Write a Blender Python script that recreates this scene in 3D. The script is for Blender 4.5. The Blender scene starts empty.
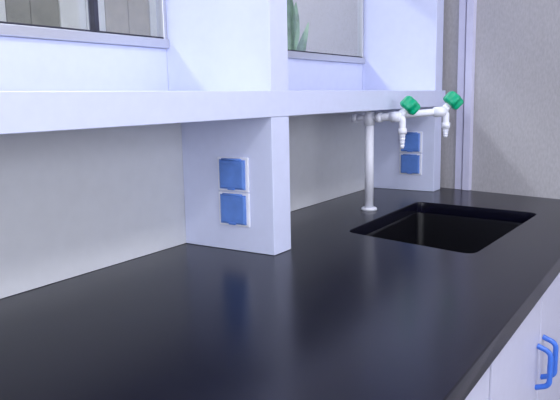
import bpy, bmesh, random
from math import *
from mathutils import Vector, Matrix
random.seed(4)
scene=bpy.context.scene
scene.view_settings.view_transform='Standard'
col=scene.collection

# ---------------- materials ----------------
def mat(name,color,rough=.5,metal=0,spec=.5,noise=None,bump=0,stretch=(1,1,1),var=.08,emis=None,coat=0):
    m=bpy.data.materials.new(name); m.use_nodes=True
    nt=m.node_tree; b=nt.nodes['Principled BSDF']
    b.inputs['Base Color'].default_value=(*color,1)
    b.inputs['Roughness'].default_value=rough; b.inputs['Metallic'].default_value=metal
    b.inputs['Specular IOR Level'].default_value=spec
    b.inputs['Coat Weight'].default_value=coat
    if emis: b.inputs['Emission Color'].default_value=(*emis[0],1); b.inputs['Emission Strength'].default_value=emis[1]
    if noise:
        tc=nt.nodes.new('ShaderNodeTexCoord'); mp=nt.nodes.new('ShaderNodeMapping'); mp.inputs['Scale'].default_value=stretch
        n=nt.nodes.new('ShaderNodeTexNoise'); n.inputs['Scale'].default_value=noise; n.inputs['Detail'].default_value=4
        r=nt.nodes.new('ShaderNodeValToRGB')
        r.color_ramp.elements[0].position=.3; r.color_ramp.elements[1].position=.7
        r.color_ramp.elements[0].color=(*[c*(1-var) for c in color],1); r.color_ramp.elements[1].color=(*[min(1,c*(1+var)) for c in color],1)
        nt.links.new(tc.outputs['Object'],mp.inputs[0]); nt.links.new(mp.outputs[0],n.inputs['Vector'])
        nt.links.new(n.outputs['Fac'],r.inputs[0]); nt.links.new(r.outputs[0],b.inputs['Base Color'])
        if bump:
            bp=nt.nodes.new('ShaderNodeBump'); bp.inputs['Strength'].default_value=bump; bp.inputs['Distance'].default_value=.002
            nt.links.new(n.outputs['Fac'],bp.inputs['Height']); nt.links.new(bp.outputs[0],b.inputs['Normal'])
    return m
M_white=mat('white_laminate',(.67,.71,.93),.38,noise=40,var=.015)
M_back=mat('offwhite_backpanel',(.67,.68,.73),.5,noise=30,var=.02)
M_top=mat('black_epoxy_resin',(.004,.004,.012),.24,spec=.30,noise=300,var=.3)
M_sink=mat('black_sink_pp',(.002,.002,.005),.4,spec=.3,noise=100,var=.2)
M_alu=mat('aluminium_profile',(.55,.56,.62),.35,metal=.5,noise=60,stretch=(1,20,20),var=.05)
M_fab=mat('fabric_wallcover',(.45,.435,.46),.9,noise=170,bump=.3,stretch=(1,1,.4),var=.08)
M_trim=mat('trim_lavender',(.62,.61,.78),.45,noise=30,var=.03)
M_blue=mat('blue_plastic',(.11,.24,.66),.4,noise=50,var=.06)
M_blue2=mat('blue_handle',(.05,.17,.66),.3,noise=50,var=.05)
M_green=mat('green_plastic',(.0,.40,.20),.35,noise=60,var=.1)
M_pvc=mat('white_pp_pipe',(.84,.85,.96),.3,noise=60,var=.02)
M_dark=mat('dark_gasket',(.03,.03,.05),.6,noise=50,var=.2)
M_cab=mat('cabinet_white',(.55,.55,.69),.4,noise=40,var=.02)
M_wallb=mat('beige_wall',(.66,.64,.60),.9,noise=12,var=.05)
M_ceil=mat('ceiling_white',(.8,.8,.83),.9,noise=20,var=.03)
M_floor=mat('vinyl_floor',(.34,.34,.38),.4,noise=8,var=.1)
M_card=mat('kraft_cardboard',(.52,.45,.30),.8,noise=30,var=.1)
M_paper=mat('cream_paper',(.90,.88,.76),.8,noise=15,var=.08)
M_olive=mat('olive_binder',(.24,.23,.16),.7,noise=25,var=.15)
M_leaf=mat('leaf_green',(.24,.40,.24),.5,noise=20,var=.4)
M_pot=mat('terracotta_pot',(.35,.14,.08),.7,noise=20,var=.1)
M_soil=mat('soil',(.05,.03,.02),.95,noise=80,var=.4)
M_lamp=mat('lamp_diffuser',(.9,.9,1),.5,emis=((.93,.94,1),2.2))
M_fillpane=mat('bright_window_blind',(.85,.87,.95),.6,emis=((.88,.92,1),1.4),noise=4,var=.03)  # emissive face of the added fill panels behind the camera side
M_glass=bpy.data.materials.new('window_glass'); M_glass.use_nodes=True
nt=M_glass.node_tree; nt.nodes.clear()
o=nt.nodes.new('ShaderNodeOutputMaterial'); mx=nt.nodes.new('ShaderNodeMixShader'); tr=nt.nodes.new('ShaderNodeBsdfTransparent'); gl=nt.nodes.new('ShaderNodeBsdfGlossy')
gl.inputs['Roughness'].default_value=.02; tr.inputs[0].default_value=(.93,.95,.97,1); mx.inputs[0].default_value=.12
nt.links.new(tr.outputs[0],mx.inputs[1]); nt.links.new(gl.outputs[0],mx.inputs[2]); nt.links.new(mx.outputs[0],o.inputs[0])

# ---------------- helpers ----------------
def empty(name,loc=(0,0,0)):
    e=bpy.data.objects.new(name,None); e.empty_display_size=.05; col.objects.link(e); e.location=loc; return e
def addobj(name,me,m,parent=None,smooth=False):
    ob=bpy.data.objects.new(name,me); col.objects.link(ob)
    if m: me.materials.append(m)
    if smooth:
        for p in me.polygons: p.use_smooth=True
    if parent:
        ob.parent=parent; ob.matrix_parent_inverse=Matrix.Translation(-parent.location)
    return ob
def box(name,lo,hi,m,parent=None,bev=.002):
    bm=bmesh.new(); c=[(a+b)/2 for a,b in zip(lo,hi)]; s=[b-a for a,b in zip(lo,hi)]
    bmesh.ops.create_cube(bm,size=1)
    for v in bm.verts: v.co=Vector((v.co.x*s[0],v.co.y*s[1],v.co.z*s[2]))
    if bev: bmesh.ops.bevel(bm,geom=bm.edges[:],offset=min(bev,min(s)*.4),segments=2,affect='EDGES',profile=.5)
    me=bpy.data.meshes.new(name); bm.to_mesh(me); bm.free()
    ob=addobj(name,me,m,parent)
    ob.location=c
    return ob
def cyl(name,p,q,r1,m,parent=None,r2=None,seg=32,bev=0):
    p=Vector(p);q=Vector(q);r2=r1 if r2 is None else r2
    bm=bmesh.new(); bmesh.ops.create_cone(bm,cap_ends=True,segments=seg,radius1=r1,radius2=r2,depth=(q-p).length)
    if bev:
        es=[e for e in bm.edges if len(e.link_faces)==2 and any(len(f.verts)>4 for f in e.link_faces)]
        bmesh.ops.bevel(bm,geom=es,offset=bev,segments=3,affect='EDGES')
    M=Matrix.Translation((p+q)/2)@(q-p).to_track_quat('Z','Y').to_matrix().to_4x4()
    bmesh.ops.transform(bm,matrix=M,verts=bm.verts)
    for f in bm.faces: f.smooth=len(f.verts)<=4
    me=bpy.data.meshes.new(name); bm.to_mesh(me); bm.free()
    return addobj(name,me,m,parent)
def tube(name,pts,r,m,parent=None,res=8,cyc=False,fillet=None):
    cu=bpy.data.curves.new(name,'CURVE'); cu.dimensions='3D'; cu.bevel_depth=r; cu.bevel_resolution=res; cu.use_fill_caps=True
    P=[Vector(p) for p in pts]; out=[P[0]]
    if fillet:
        for i in range(1,len(P)-1):
            a=P[i]+(P[i-1]-P[i]).normalized()*fillet; b=P[i]+(P[i+1]-P[i]).normalized()*fillet
            for k in range(9):
                t=k/8; out.append(a*(1-t)**2+P[i]*2*t*(1-t)+b*t*t)
        out.append(P[-1])
    else: out=P
    s=cu.splines.new('POLY'); s.points.add(len(out)-1)
    for i,p in enumerate(out): s.points[i].co=(*p,1)
    ob=bpy.data.objects.new(name+'_tmp',cu); col.objects.link(ob)
    dg=bpy.context.evaluated_depsgraph_get(); me=bpy.data.meshes.new_from_object(ob.evaluated_get(dg)); me.name=name
    bpy.data.objects.remove(ob); me.materials.clear()
    return addobj(name,me,m,parent,True)
def rounded(corners,r,n=8):
    P=[Vector((x,y)) for x,y in corners]; out=[]
    N=len(P)
    for i in range(N):
        a=P[i]+(P[i-1]-P[i]).normalized()*r; b=P[i]+(P[(i+1)%N]-P[i]).normalized()*r
        for k in range(n+1):
            t=k/n; out.append(a*(1-t)**2+P[i]*2*t*(1-t)+b*t*t)
    return out
def slab(name,loops,z0,z1,bev,m,parent=None):
    cu=bpy.data.curves.new(name,'CURVE'); cu.dimensions='2D'; cu.fill_mode='BOTH'
    cu.extrude=(z1-z0)/2-bev; cu.bevel_depth=bev; cu.bevel_resolution=2; cu.offset=-bev
    for lp in loops:
        s=cu.splines.new('POLY'); s.points.add(len(lp)-1); s.use_cyclic_u=True
        for i,p in enumerate(lp): s.points[i].co=(p[0],p[1],0,1)
    ob=bpy.data.objects.new(name+'_tmp',cu); col.objects.link(ob)
    dg=bpy.context.evaluated_depsgraph_get(); me=bpy.data.meshes.new_from_object(ob.evaluated_get(dg)); me.name=name
    bpy.data.objects.remove(ob); me.materials.clear()
    ob=addobj(name,me,m,parent); ob.location.z=(z0+z1)/2
    return ob

ZF=-.86
# ---------------- right partition wall (slightly angled) ----------------
def wx(y): return 1.262+.235*y
def wallbox(name,y0,y1,z0,z1,off0,off1,m,bev=.001,parent=None):
    n=Vector((1,-.235)).normalized()
    a=Vector((wx(y0),y0)); b=Vector((wx(y1),y1))
    q=[a+n*off0,b+n*off0,b+n*off1,a+n*off1]
    bm=bmesh.new()
    lo=[bm.verts.new((p.x,p.y,z0)) for p in q]; hi=[bm.verts.new((p.x,p.y,z1)) for p in q]
    bm.faces.new(lo[::-1]); bm.faces.new(hi)
    for i in range(4): bm.faces.new((lo[i],lo[(i+1)%4],hi[(i+1)%4],hi[i]))
    bmesh.ops.recalc_face_normals(bm,faces=bm.faces[:])
    if bev: bmesh.ops.bevel(bm,geom=bm.edges[:],offset=bev,segments=2,affect='EDGES')
    me=bpy.data.meshes.new(name); bm.to_mesh(me); bm.free()
    return addobj(name,me,m,parent)
wallbox('wall_right',-3.0,3.6,ZF,2.0,0.0,.08,M_fab,0)
wallbox('trim_1',-.068,-.040,0.001,2.0,-.014,.0,M_trim)
wallbox('trim_2',-.104,-.076,0.001,2.0,-.022,.0,M_trim)
wallbox('trim_3',-.076,-.068,0.001,2.0,-.006,.0,M_dark,0)
# ---------------- room ----------------
box('floor',(-4,-3.1,ZF-.1),(2.3,3.7,ZF),M_floor,bev=0)
box('ceiling',(-4,-3.1,2.0),(2.3,3.7,2.1),M_ceil,bev=0)
box('wall_back',(-4,3.6,ZF),(2.3,3.7,2.0),M_wallb,bev=0)
box('wall_front',(-4,-3.1,ZF),(2.3,-3.0,2.0),M_wallb,bev=0)
box('wall_left',(-4.1,-3.1,ZF),(-4,3.7,2.0),M_wallb,bev=0)

# ---------------- bench ----------------
bench=empty('lab_bench',(0,-.1,ZF))
sink_c=[(.330,-.024),(.895,-.016),(.850,-.425),(.240,-.400)]
hole=rounded(sink_c,.035)
W=-.577
outer=[(-2.4,W),(wx(W)-.003,W),(wx(.9)-.003,.9),(-2.4,.9)]
slab('countertop',[outer,hole],-.038,0,.0025,M_top,bench)
def cabinet(prefix,x0,x1,yf,sgn,zt):
    yb=yf+sgn*.46
    lo=min(yf,yb);hi=max(yf,yb)
    t=.018
    box(prefix+'_side_a',(x0,lo,ZF+.1),(x0+t,hi,zt),M_cab,bench)
    box(prefix+'_side_b',(x1-t,lo,ZF+.1),(x1,hi,zt),M_cab,bench)
    box(prefix+'_bottom',(x0+t,lo,ZF+.1),(x1-t,hi,ZF+.118),M_cab,bench)
    box(prefix+'_rail',(x0,lo,-.075),(x1,lo+.018,-.039),M_cab,bench,.001)
    box(prefix+'_plinth',(x0,min(yf+sgn*.05,yb),ZF),(x1,max(yf+sgn*.05,yb),ZF+.1),M_dark,bench)
    xm=(x0+x1)/2
    for k,(a,b) in enumerate(((x0+.003,xm-.002),(xm+.002,x1-.003))):
        box(prefix+'_door_%d'%k,(a,min(yf,yf-sgn*.018),ZF+.11),(b,max(yf,yf-sgn*.018),-.080),M_cab,bench,.003)
        hx=(b-.030) if k==0 else (a+.030)
        y=yf-sgn*.018
        pts=[(hx,y,-.205),(hx,y-sgn*.030,-.216),(hx,y-sgn*.030,-.296),(hx,y,-.307)]
        tube(prefix+'_handle_%d'%k,pts,.0062,M_blue2,bench,fillet=.013)
for i in range(4):
    x0=-.1275-.875*2+.875*i
    cabinet('cabinet_%d'%i,x0,min(x0+.865,wx(-.55)-.02),-.525,1,-.039 if i<2 else -.30)
box('bench_core',(-2.3,.28,ZF),(1.2,.82,-.039),M_cab,bench)

# sink basin
sink=empty('laboratory_sink',(.57,-.2,-.3))
bm=bmesh.new()
rim=rounded(sink_c,.035)
cen=Vector((.576,-.215))
rings=[]
for z,s in ((-.0385,1.045),(-.0385,1.012),(-.045,1.01),(-.24,.97),(-.262,.90),(-.27,.2)):
    rings.append([bm.verts.new((*(cen+(p-cen)*s),z)) for p in rim])
for a,b in zip(rings,rings[1:]):
    for i in range(len(rim)):
        j=(i+1)%len(rim); bm.faces.new((a[i],a[j],b[j],b[i]))
bm.faces.new(rings[-1])
bmesh.ops.recalc_face_normals(bm,faces=bm.faces[:])
me=bpy.data.meshes.new('basin'); bm.to_mesh(me); bm.free()
ob=addobj('basin',me,M_sink,sink,True)
sd=ob.modifiers.new('s','SOLIDIFY'); sd.thickness=.004; sd.offset=-1
cyl('drain_ring',(.576,-.215,-.269),(.576,-.215,-.262),.04,M_dark,sink,bev=.002)
cyl('drain_plug',(.576,-.215,-.262),(.576,-.215,-.258),.026,M_dark,sink)

# ---------------- reagent rack ----------------
rack=empty('reagent_rack',(0,.14,0))
YB=.275; YU=.312
box('upright_1',(.008,0,.0005),(.083,YB,.325),M_white,rack,.0015)
box('upright_2',(1.135,.012,.0005),(1.212,YB,.325),M_white,rack,.0015)
box('upright_1_upper',(.008,0,.3252),(.083,YU,1.25),M_white,rack,.0015)
box('upright_2_upper',(1.135,.012,.3252),(1.212,YU,1.25),M_white,rack,.0015)
box('shelf_board_1',(-2.2,.003,.325),(.0078,YU,.385),M_white,rack,.002)
box('shelf_board_2',(.0832,.003,.325),(1.1348,YU,.385),M_white,rack,.002)
box('shelf_nosing',(-2.2,-.0015,.3255),(1.212,.0028,.3845),M_white,rack,.0012)
box('back_panel_lower',(-2.2,YB+.0002,.0005),(1.212,YB+.018,.3248),M_back,rack,.001)
box('back_panel_upper',(-2.2,YU+.0002,.3252),(1.212,YU+.018,.495),M_white,rack,.001)
box('upper_shelf',(-2.2,.003,.95),(1.1348,YU,.99),M_white,rack,.002)
def window(idx,x0,x1,mull):
    w=empty('window_%d'%idx,((x0+x1)/2,YU,.7))
    z0,z1=.4955,.93
    box('sill_profile',(x0,YU-.012,z0),(x1,YU+.02,z0+.022),M_alu,w,.002)
    box('sill_gasket',(x0,YU-.004,z0+.022),(x1,YU+.014,z0+.027),M_dark,w,.0005)
    box('head_profile',(x0,YU-.012,z1-.02),(x1,YU+.02,z1),M_alu,w,.002)
    box('jamb_a',(x0,YU-.006,z0+.022),(x0+.012,YU+.018,z1-.02),M_alu,w,.002)
    box('jamb_b',(x1-.012,YU-.006,z0+.022),(x1,YU+.018,z1-.02),M_alu,w,.002)
    for k,x in enumerate(mull):
        box('mullion_%d'%k,(x-.006,YU-.006,z0+.022),(x+.006,YU+.014,z1-.02),M_dark,w,.001)
    box('glass',(x0+.012,YU+.002,z0+.025),(x1-.012,YU+.006,z1-.02),M_glass,w,0)
window(1,-2.2,.0075,(-.95,-.215))
window(2,.0835,1.1345,())

# ---------------- sockets ----------------
def socket(n,xf,yc,zc):
    e=empty('power_outlet' if n==0 else 'power_outlet.%03d'%n,(xf,yc,zc))
    box('back_plate',(xf-.006,yc-.046,zc-.0415),(xf-.0002,yc+.046,zc+.0415),M_pvc,e,.003)
    bm=bmesh.new(); N=16; hw,hh=.0375,.0355
    g=[[None]*(N+1) for _ in range(N+1)]
    for i in range(N+1):
        for j in range(N+1):
            u=i/N*2-1; v=j/N*2-1
            d=max(abs(u),abs(v)); dep=.007+ (-.003 if d>.95 else 0)
            if d<.72: dep=.0062+.0018*min(1,(u*u+v*v))
            g[i][j]=bm.verts.new((xf-.006-dep,yc+u*hw,zc+v*hh))
    for i in range(N):
        for j in range(N): bm.faces.new((g[i][j],g[i+1][j],g[i+1][j+1],g[i][j+1]))
    be=[x for x in bm.edges if len(x.link_faces)==1]
    r=bmesh.ops.extrude_edge_only(bm,edges=be)
    for v in [v for v in r['geom'] if isinstance(v,bmesh.types.BMVert)]: v.co.x=xf-.0055
    bmesh.ops.recalc_face_normals(bm,faces=bm.faces[:])
    me=bpy.data.meshes.new('cover'); bm.to_mesh(me); bm.free(); addobj('cover',me,M_blue,e)
    cyl('hinge_pin',(xf-.011,yc-.028,zc+.036),(xf-.011,yc+.028,zc+.036),.003,M_blue,e,seg=16)
    box('finger_tab',(xf-.016,yc-.01,zc-.037),(xf-.010,yc+.01,zc-.032),M_blue,e,.001)
socket(0,.008,.112,.189); socket(1,.008,.112,.104)
socket(2,1.135,.105,.189); socket(3,1.135,.105,.104)

# ---------------- faucet ----------------
fa=empty('laboratory_faucet',(.665,.063,0))
P0=Vector((.665,.063,0)); zt=.298
cyl('base_flange',P0+Vector((0,0,.0003)),P0+Vector((0,0,.010)),.027,M_pvc,fa,r2=.024,bev=.002)
cyl('column',P0+Vector((0,0,.008)),P0+Vector((0,0,zt)),.0145,M_pvc,fa)
cyl('column_collar',P0+Vector((0,0,.275)),P0+Vector((0,0,.318)),.018,M_pvc,fa,bev=.003)
def arm(k,end,tipz):
    E=Vector(end); S=Vector((P0.x,P0.y,.300))
    d=(E-S).normalized()
    if k==0:
        cyl('stub_pipe',S-d*.05,S,.0115,M_pvc,fa,bev=.002); cyl('stub_cap',S-d*.062,S-d*.04,.0145,M_pvc,fa,bev=.003)
    tube('arm_%d'%k,[S,E],.0115,M_pvc,fa)
    cyl('union_%d'%k,S+d*.025,S+d*.045,.0155,M_pvc,fa,bev=.002)
    cyl('valve_body_%d'%k,E-d*.03,E+d*.012,.0165,M_pvc,fa,bev=.004)
    tube('spout_%d'%k,[E,E+d*.012+Vector((0,0,-.006)),E+d*.012+Vector((0,0,-.05))],.0105,M_pvc,fa,fillet=.006)
    T=E+d*.012
    z=E.z-.035
    cyl('spout_nut_%d'%k,(T.x,T.y,z),(T.x,T.y,z-.018),.0145,M_pvc,fa,seg=6,bev=.001)
    zz=z-.018; n=4; h=(zz-tipz)/n
    for i in range(n):
        cyl('nozzle_%d_rib_%d'%(k,i),(T.x,T.y,zz-h*i),(T.x,T.y,zz-h*(i+1)),.0105-.001*i,M_pvc,fa,r2=.0075-.0009*i,seg=24)
    right=Vector((.55,-.83,0)); a=(right*.75+Vector((0,0,.75))).normalized()
    cyl('bonnet_%d'%k,E,E+a*.032,.0125,M_pvc,fa,bev=.002)
    bm=bmesh.new(); seg=48; prof=[(0,.55),(.003,.9),(.008,1),(.028,1.0),(.034,.92),(.037,.7),(.0375,.0)]
    rs=[]
    for hgt,rr in prof:
        ring=[]
        for i in range(seg):
            th=2*pi*i/seg; R=.0275*rr*(1+.12*cos(6*th))+.0001
            ring.append(bm.verts.new((R*cos(th),R*sin(th),hgt*1.1)))
        rs.append(ring)
    for A,B in zip(rs,rs[1:]):
        for i in range(seg): bm.faces.new((A[i],A[(i+1)%seg],B[(i+1)%seg],B[i]))
    bm.faces.new(rs[0][::-1]); bm.faces.new(rs[-1])
    M=Matrix.Translation(E+a*.028)@a.to_track_quat('Z','Y').to_matrix().to_4x4()
    bmesh.ops.transform(bm,matrix=M,verts=bm.verts)
    me=bpy.data.meshes.new('knob_%d'%k); bm.to_mesh(me); bm.free(); addobj('knob_%d'%k,me,M_green,fa,True)
arm(0,(.66,-.040,.303),.205)
arm(1,(.80,-.130,.315),.232)

# ---------------- things beyond the rack ----------------
def plant(loc):
    e=empty('potted_plant',loc)
    L=Vector(loc)
    cyl('pot',L+Vector((0,0,.0005)),L+Vector((0,0,.16)),.065,M_pot,e,r2=.09,bev=.003)
    cyl('pot_rim',L+Vector((0,0,.15)),L+Vector((0,0,.175)),.096,M_pot,e,bev=.004)
    cyl('soil',L+Vector((0,0,.16)),L+Vector((0,0,.178)),.084,M_soil,e)
    bm=bmesh.new()
    for s in range(16):
        ang=s*2.4; h=.30+.36*random.random(); lean=.02+.06*random.random()
        top=L+Vector((cos(ang)*lean,sin(ang)*lean,.17+h))
        base=L+Vector((cos(ang)*.02,sin(ang)*.02,.17))
        side=Vector((-sin(ang),cos(ang),0)); prev=None
        for i in range(9):
            t=i/8
            w=.002 if t<.55 else .002+.020*sin(pi*(t-.55)/.45)
            c=base.lerp(top,t)+Vector((cos(ang),sin(ang),0))*(.04*max(0,t-.5)**2*4)+Vector((0,0,-.10*max(0,t-.7)))
            a=bm.verts.new(c-side*w); m=bm.verts.new(c+Vector((0,0,-.15*w))); b=bm.verts.new(c+side*w)
            if prev:
                bm.faces.new((prev[0],prev[1],m,a)); bm.faces.new((prev[1],prev[2],b,m))
            prev=(a,m,b)
    me=bpy.data.meshes.new('foliage'); bm.to_mesh(me); bm.free(); addobj('foliage',me,M_leaf,e,True)
plant((.90,.50,0))
fs=empty('document_rack',(.5,.7,0))
box('rack_base',(-.3,.62,.0005),(.55,.86,.02),M_alu,fs)
box('rack_post_a',(-.3,.62,.02),(-.28,.86,.75),M_alu,fs); box('rack_post_b',(.53,.62,.02),(.55,.86,.75),M_alu,fs)
box('rack_tier',(-.28,.62,.46),(.53,.86,.48),M_alu,fs)
x=-.275
i=0
while x<.50:
    w=random.choice((.04,.055,.07,.09)); m=random.choice((M_paper,M_paper,M_card,M_paper,M_olive,M_card))
    box('file_%d'%i,(x,.64,.481),(min(x+w-.003,.527),.84,.481+random.uniform(.2,.27)),m,fs,.002); x+=w; i+=1

# ---------------- lights ----------------
def area(name,loc,sx,sy,p,c=(.93,.94,1),rot=(0,0,0)):
    l=bpy.data.lights.new(name,'AREA'); l.shape='RECTANGLE'; l.size=sx; l.size_y=sy; l.energy=p; l.color=c
    o=bpy.data.objects.new(name,l); col.objects.link(o); o.location=loc; o.rotation_euler=rot; return o
k=0
for x in (-2.2,-.6,.9):
    for y in (-1.6,1.5):
        k+=1
        box('ceiling_lamp' if k==1 else 'ceiling_lamp.%03d'%(k-1),(x-.6,y-.15,1.97),(x+.6,y+.15,1.999),M_lamp,None,.004)
        area('lamp_light_%d'%k,(x,y,1.96),1.2,.3,14.5 if y<0 else 32)
def fill_panel(idx,c,half,axis,power):  # added window-shaped fill panel, out of view, glowing face plus area light
    w=empty('window_%d'%idx,c)
    if axis=='x':
        x,y,z=c; box('pane',(x-.01,y-half,z-.6),(x+.01,y+half,z+.6),M_fillpane,w,0)
        for s in (-1,0,1): box('frame_v%d'%(s+1),(x-.01,y+s*half-.03,z-.63),(x+.03,y+s*half+.03,z+.63),M_alu,w)
        for s in (-1,1): box('frame_h%d'%(s+1),(x-.01,y-half,z+s*.6-.03),(x+.03,y+half,z+s*.6+.03),M_alu,w)
        area('daylight_%d'%idx,(x+.05,y,z),1.2,2*half,power,(.91,.95,1),(0,-pi/2,0))
    else:
        x,y,z=c; box('pane',(x-half,y-.01,z-.6),(x+half,y+.01,z+.6),M_fillpane,w,0)
        for s in (-1,0,1): box('frame_v%d'%(s+1),(x+s*half-.03,y-.01,z-.63),(x+s*half+.03,y+.03,z+.63),M_alu,w)
        for s in (-1,1): box('frame_h%d'%(s+1),(x-half,y-.01,z+s*.6-.03),(x+half,y+.03,z+s*.6+.03),M_alu,w)
        area('daylight_%d'%idx,(x,y+.05,z),2*half,1.2,power,(.91,.95,1),(pi/2,0,0))
fill_panel(3,(-3.985,-.9,.75),1.3,'x',42)  # added fill from the left wall, brightens the upright faces
fill_panel(4,(-1.0,-2.985,.75),1.5,'y',17)  # added fill from the front wall, brightens front edges and back panel
w=bpy.data.worlds.new('World'); scene.world=w; w.use_nodes=True
w.node_tree.nodes['Background'].inputs[0].default_value=(.6,.6,.8,1); w.node_tree.nodes['Background'].inputs[1].default_value=.3

# ---------------- camera ----------------
yaw,pit,rol,f=-.992,-.16,-.0199,632
F=Vector((-sin(yaw)*cos(pit),cos(yaw)*cos(pit),sin(pit))); R=Vector((cos(yaw),sin(yaw),0)); U=R.cross(F)
R2=R*cos(rol)+U*sin(rol); U2=-R*sin(rol)+U*cos(rol)
cd=bpy.data.cameras.new('camera'); cam=bpy.data.objects.new('camera',cd); col.objects.link(cam)
cd.sensor_width=36; cd.lens=f/560*36; cd.clip_start=.01
mm=Matrix((( R2.x,U2.x,-F.x,-1.2),(R2.y,U2.y,-F.y,-.808),(R2.z,U2.z,-F.z,.368),(0,0,0,1)))
cam.matrix_world=mm; scene.camera=cam
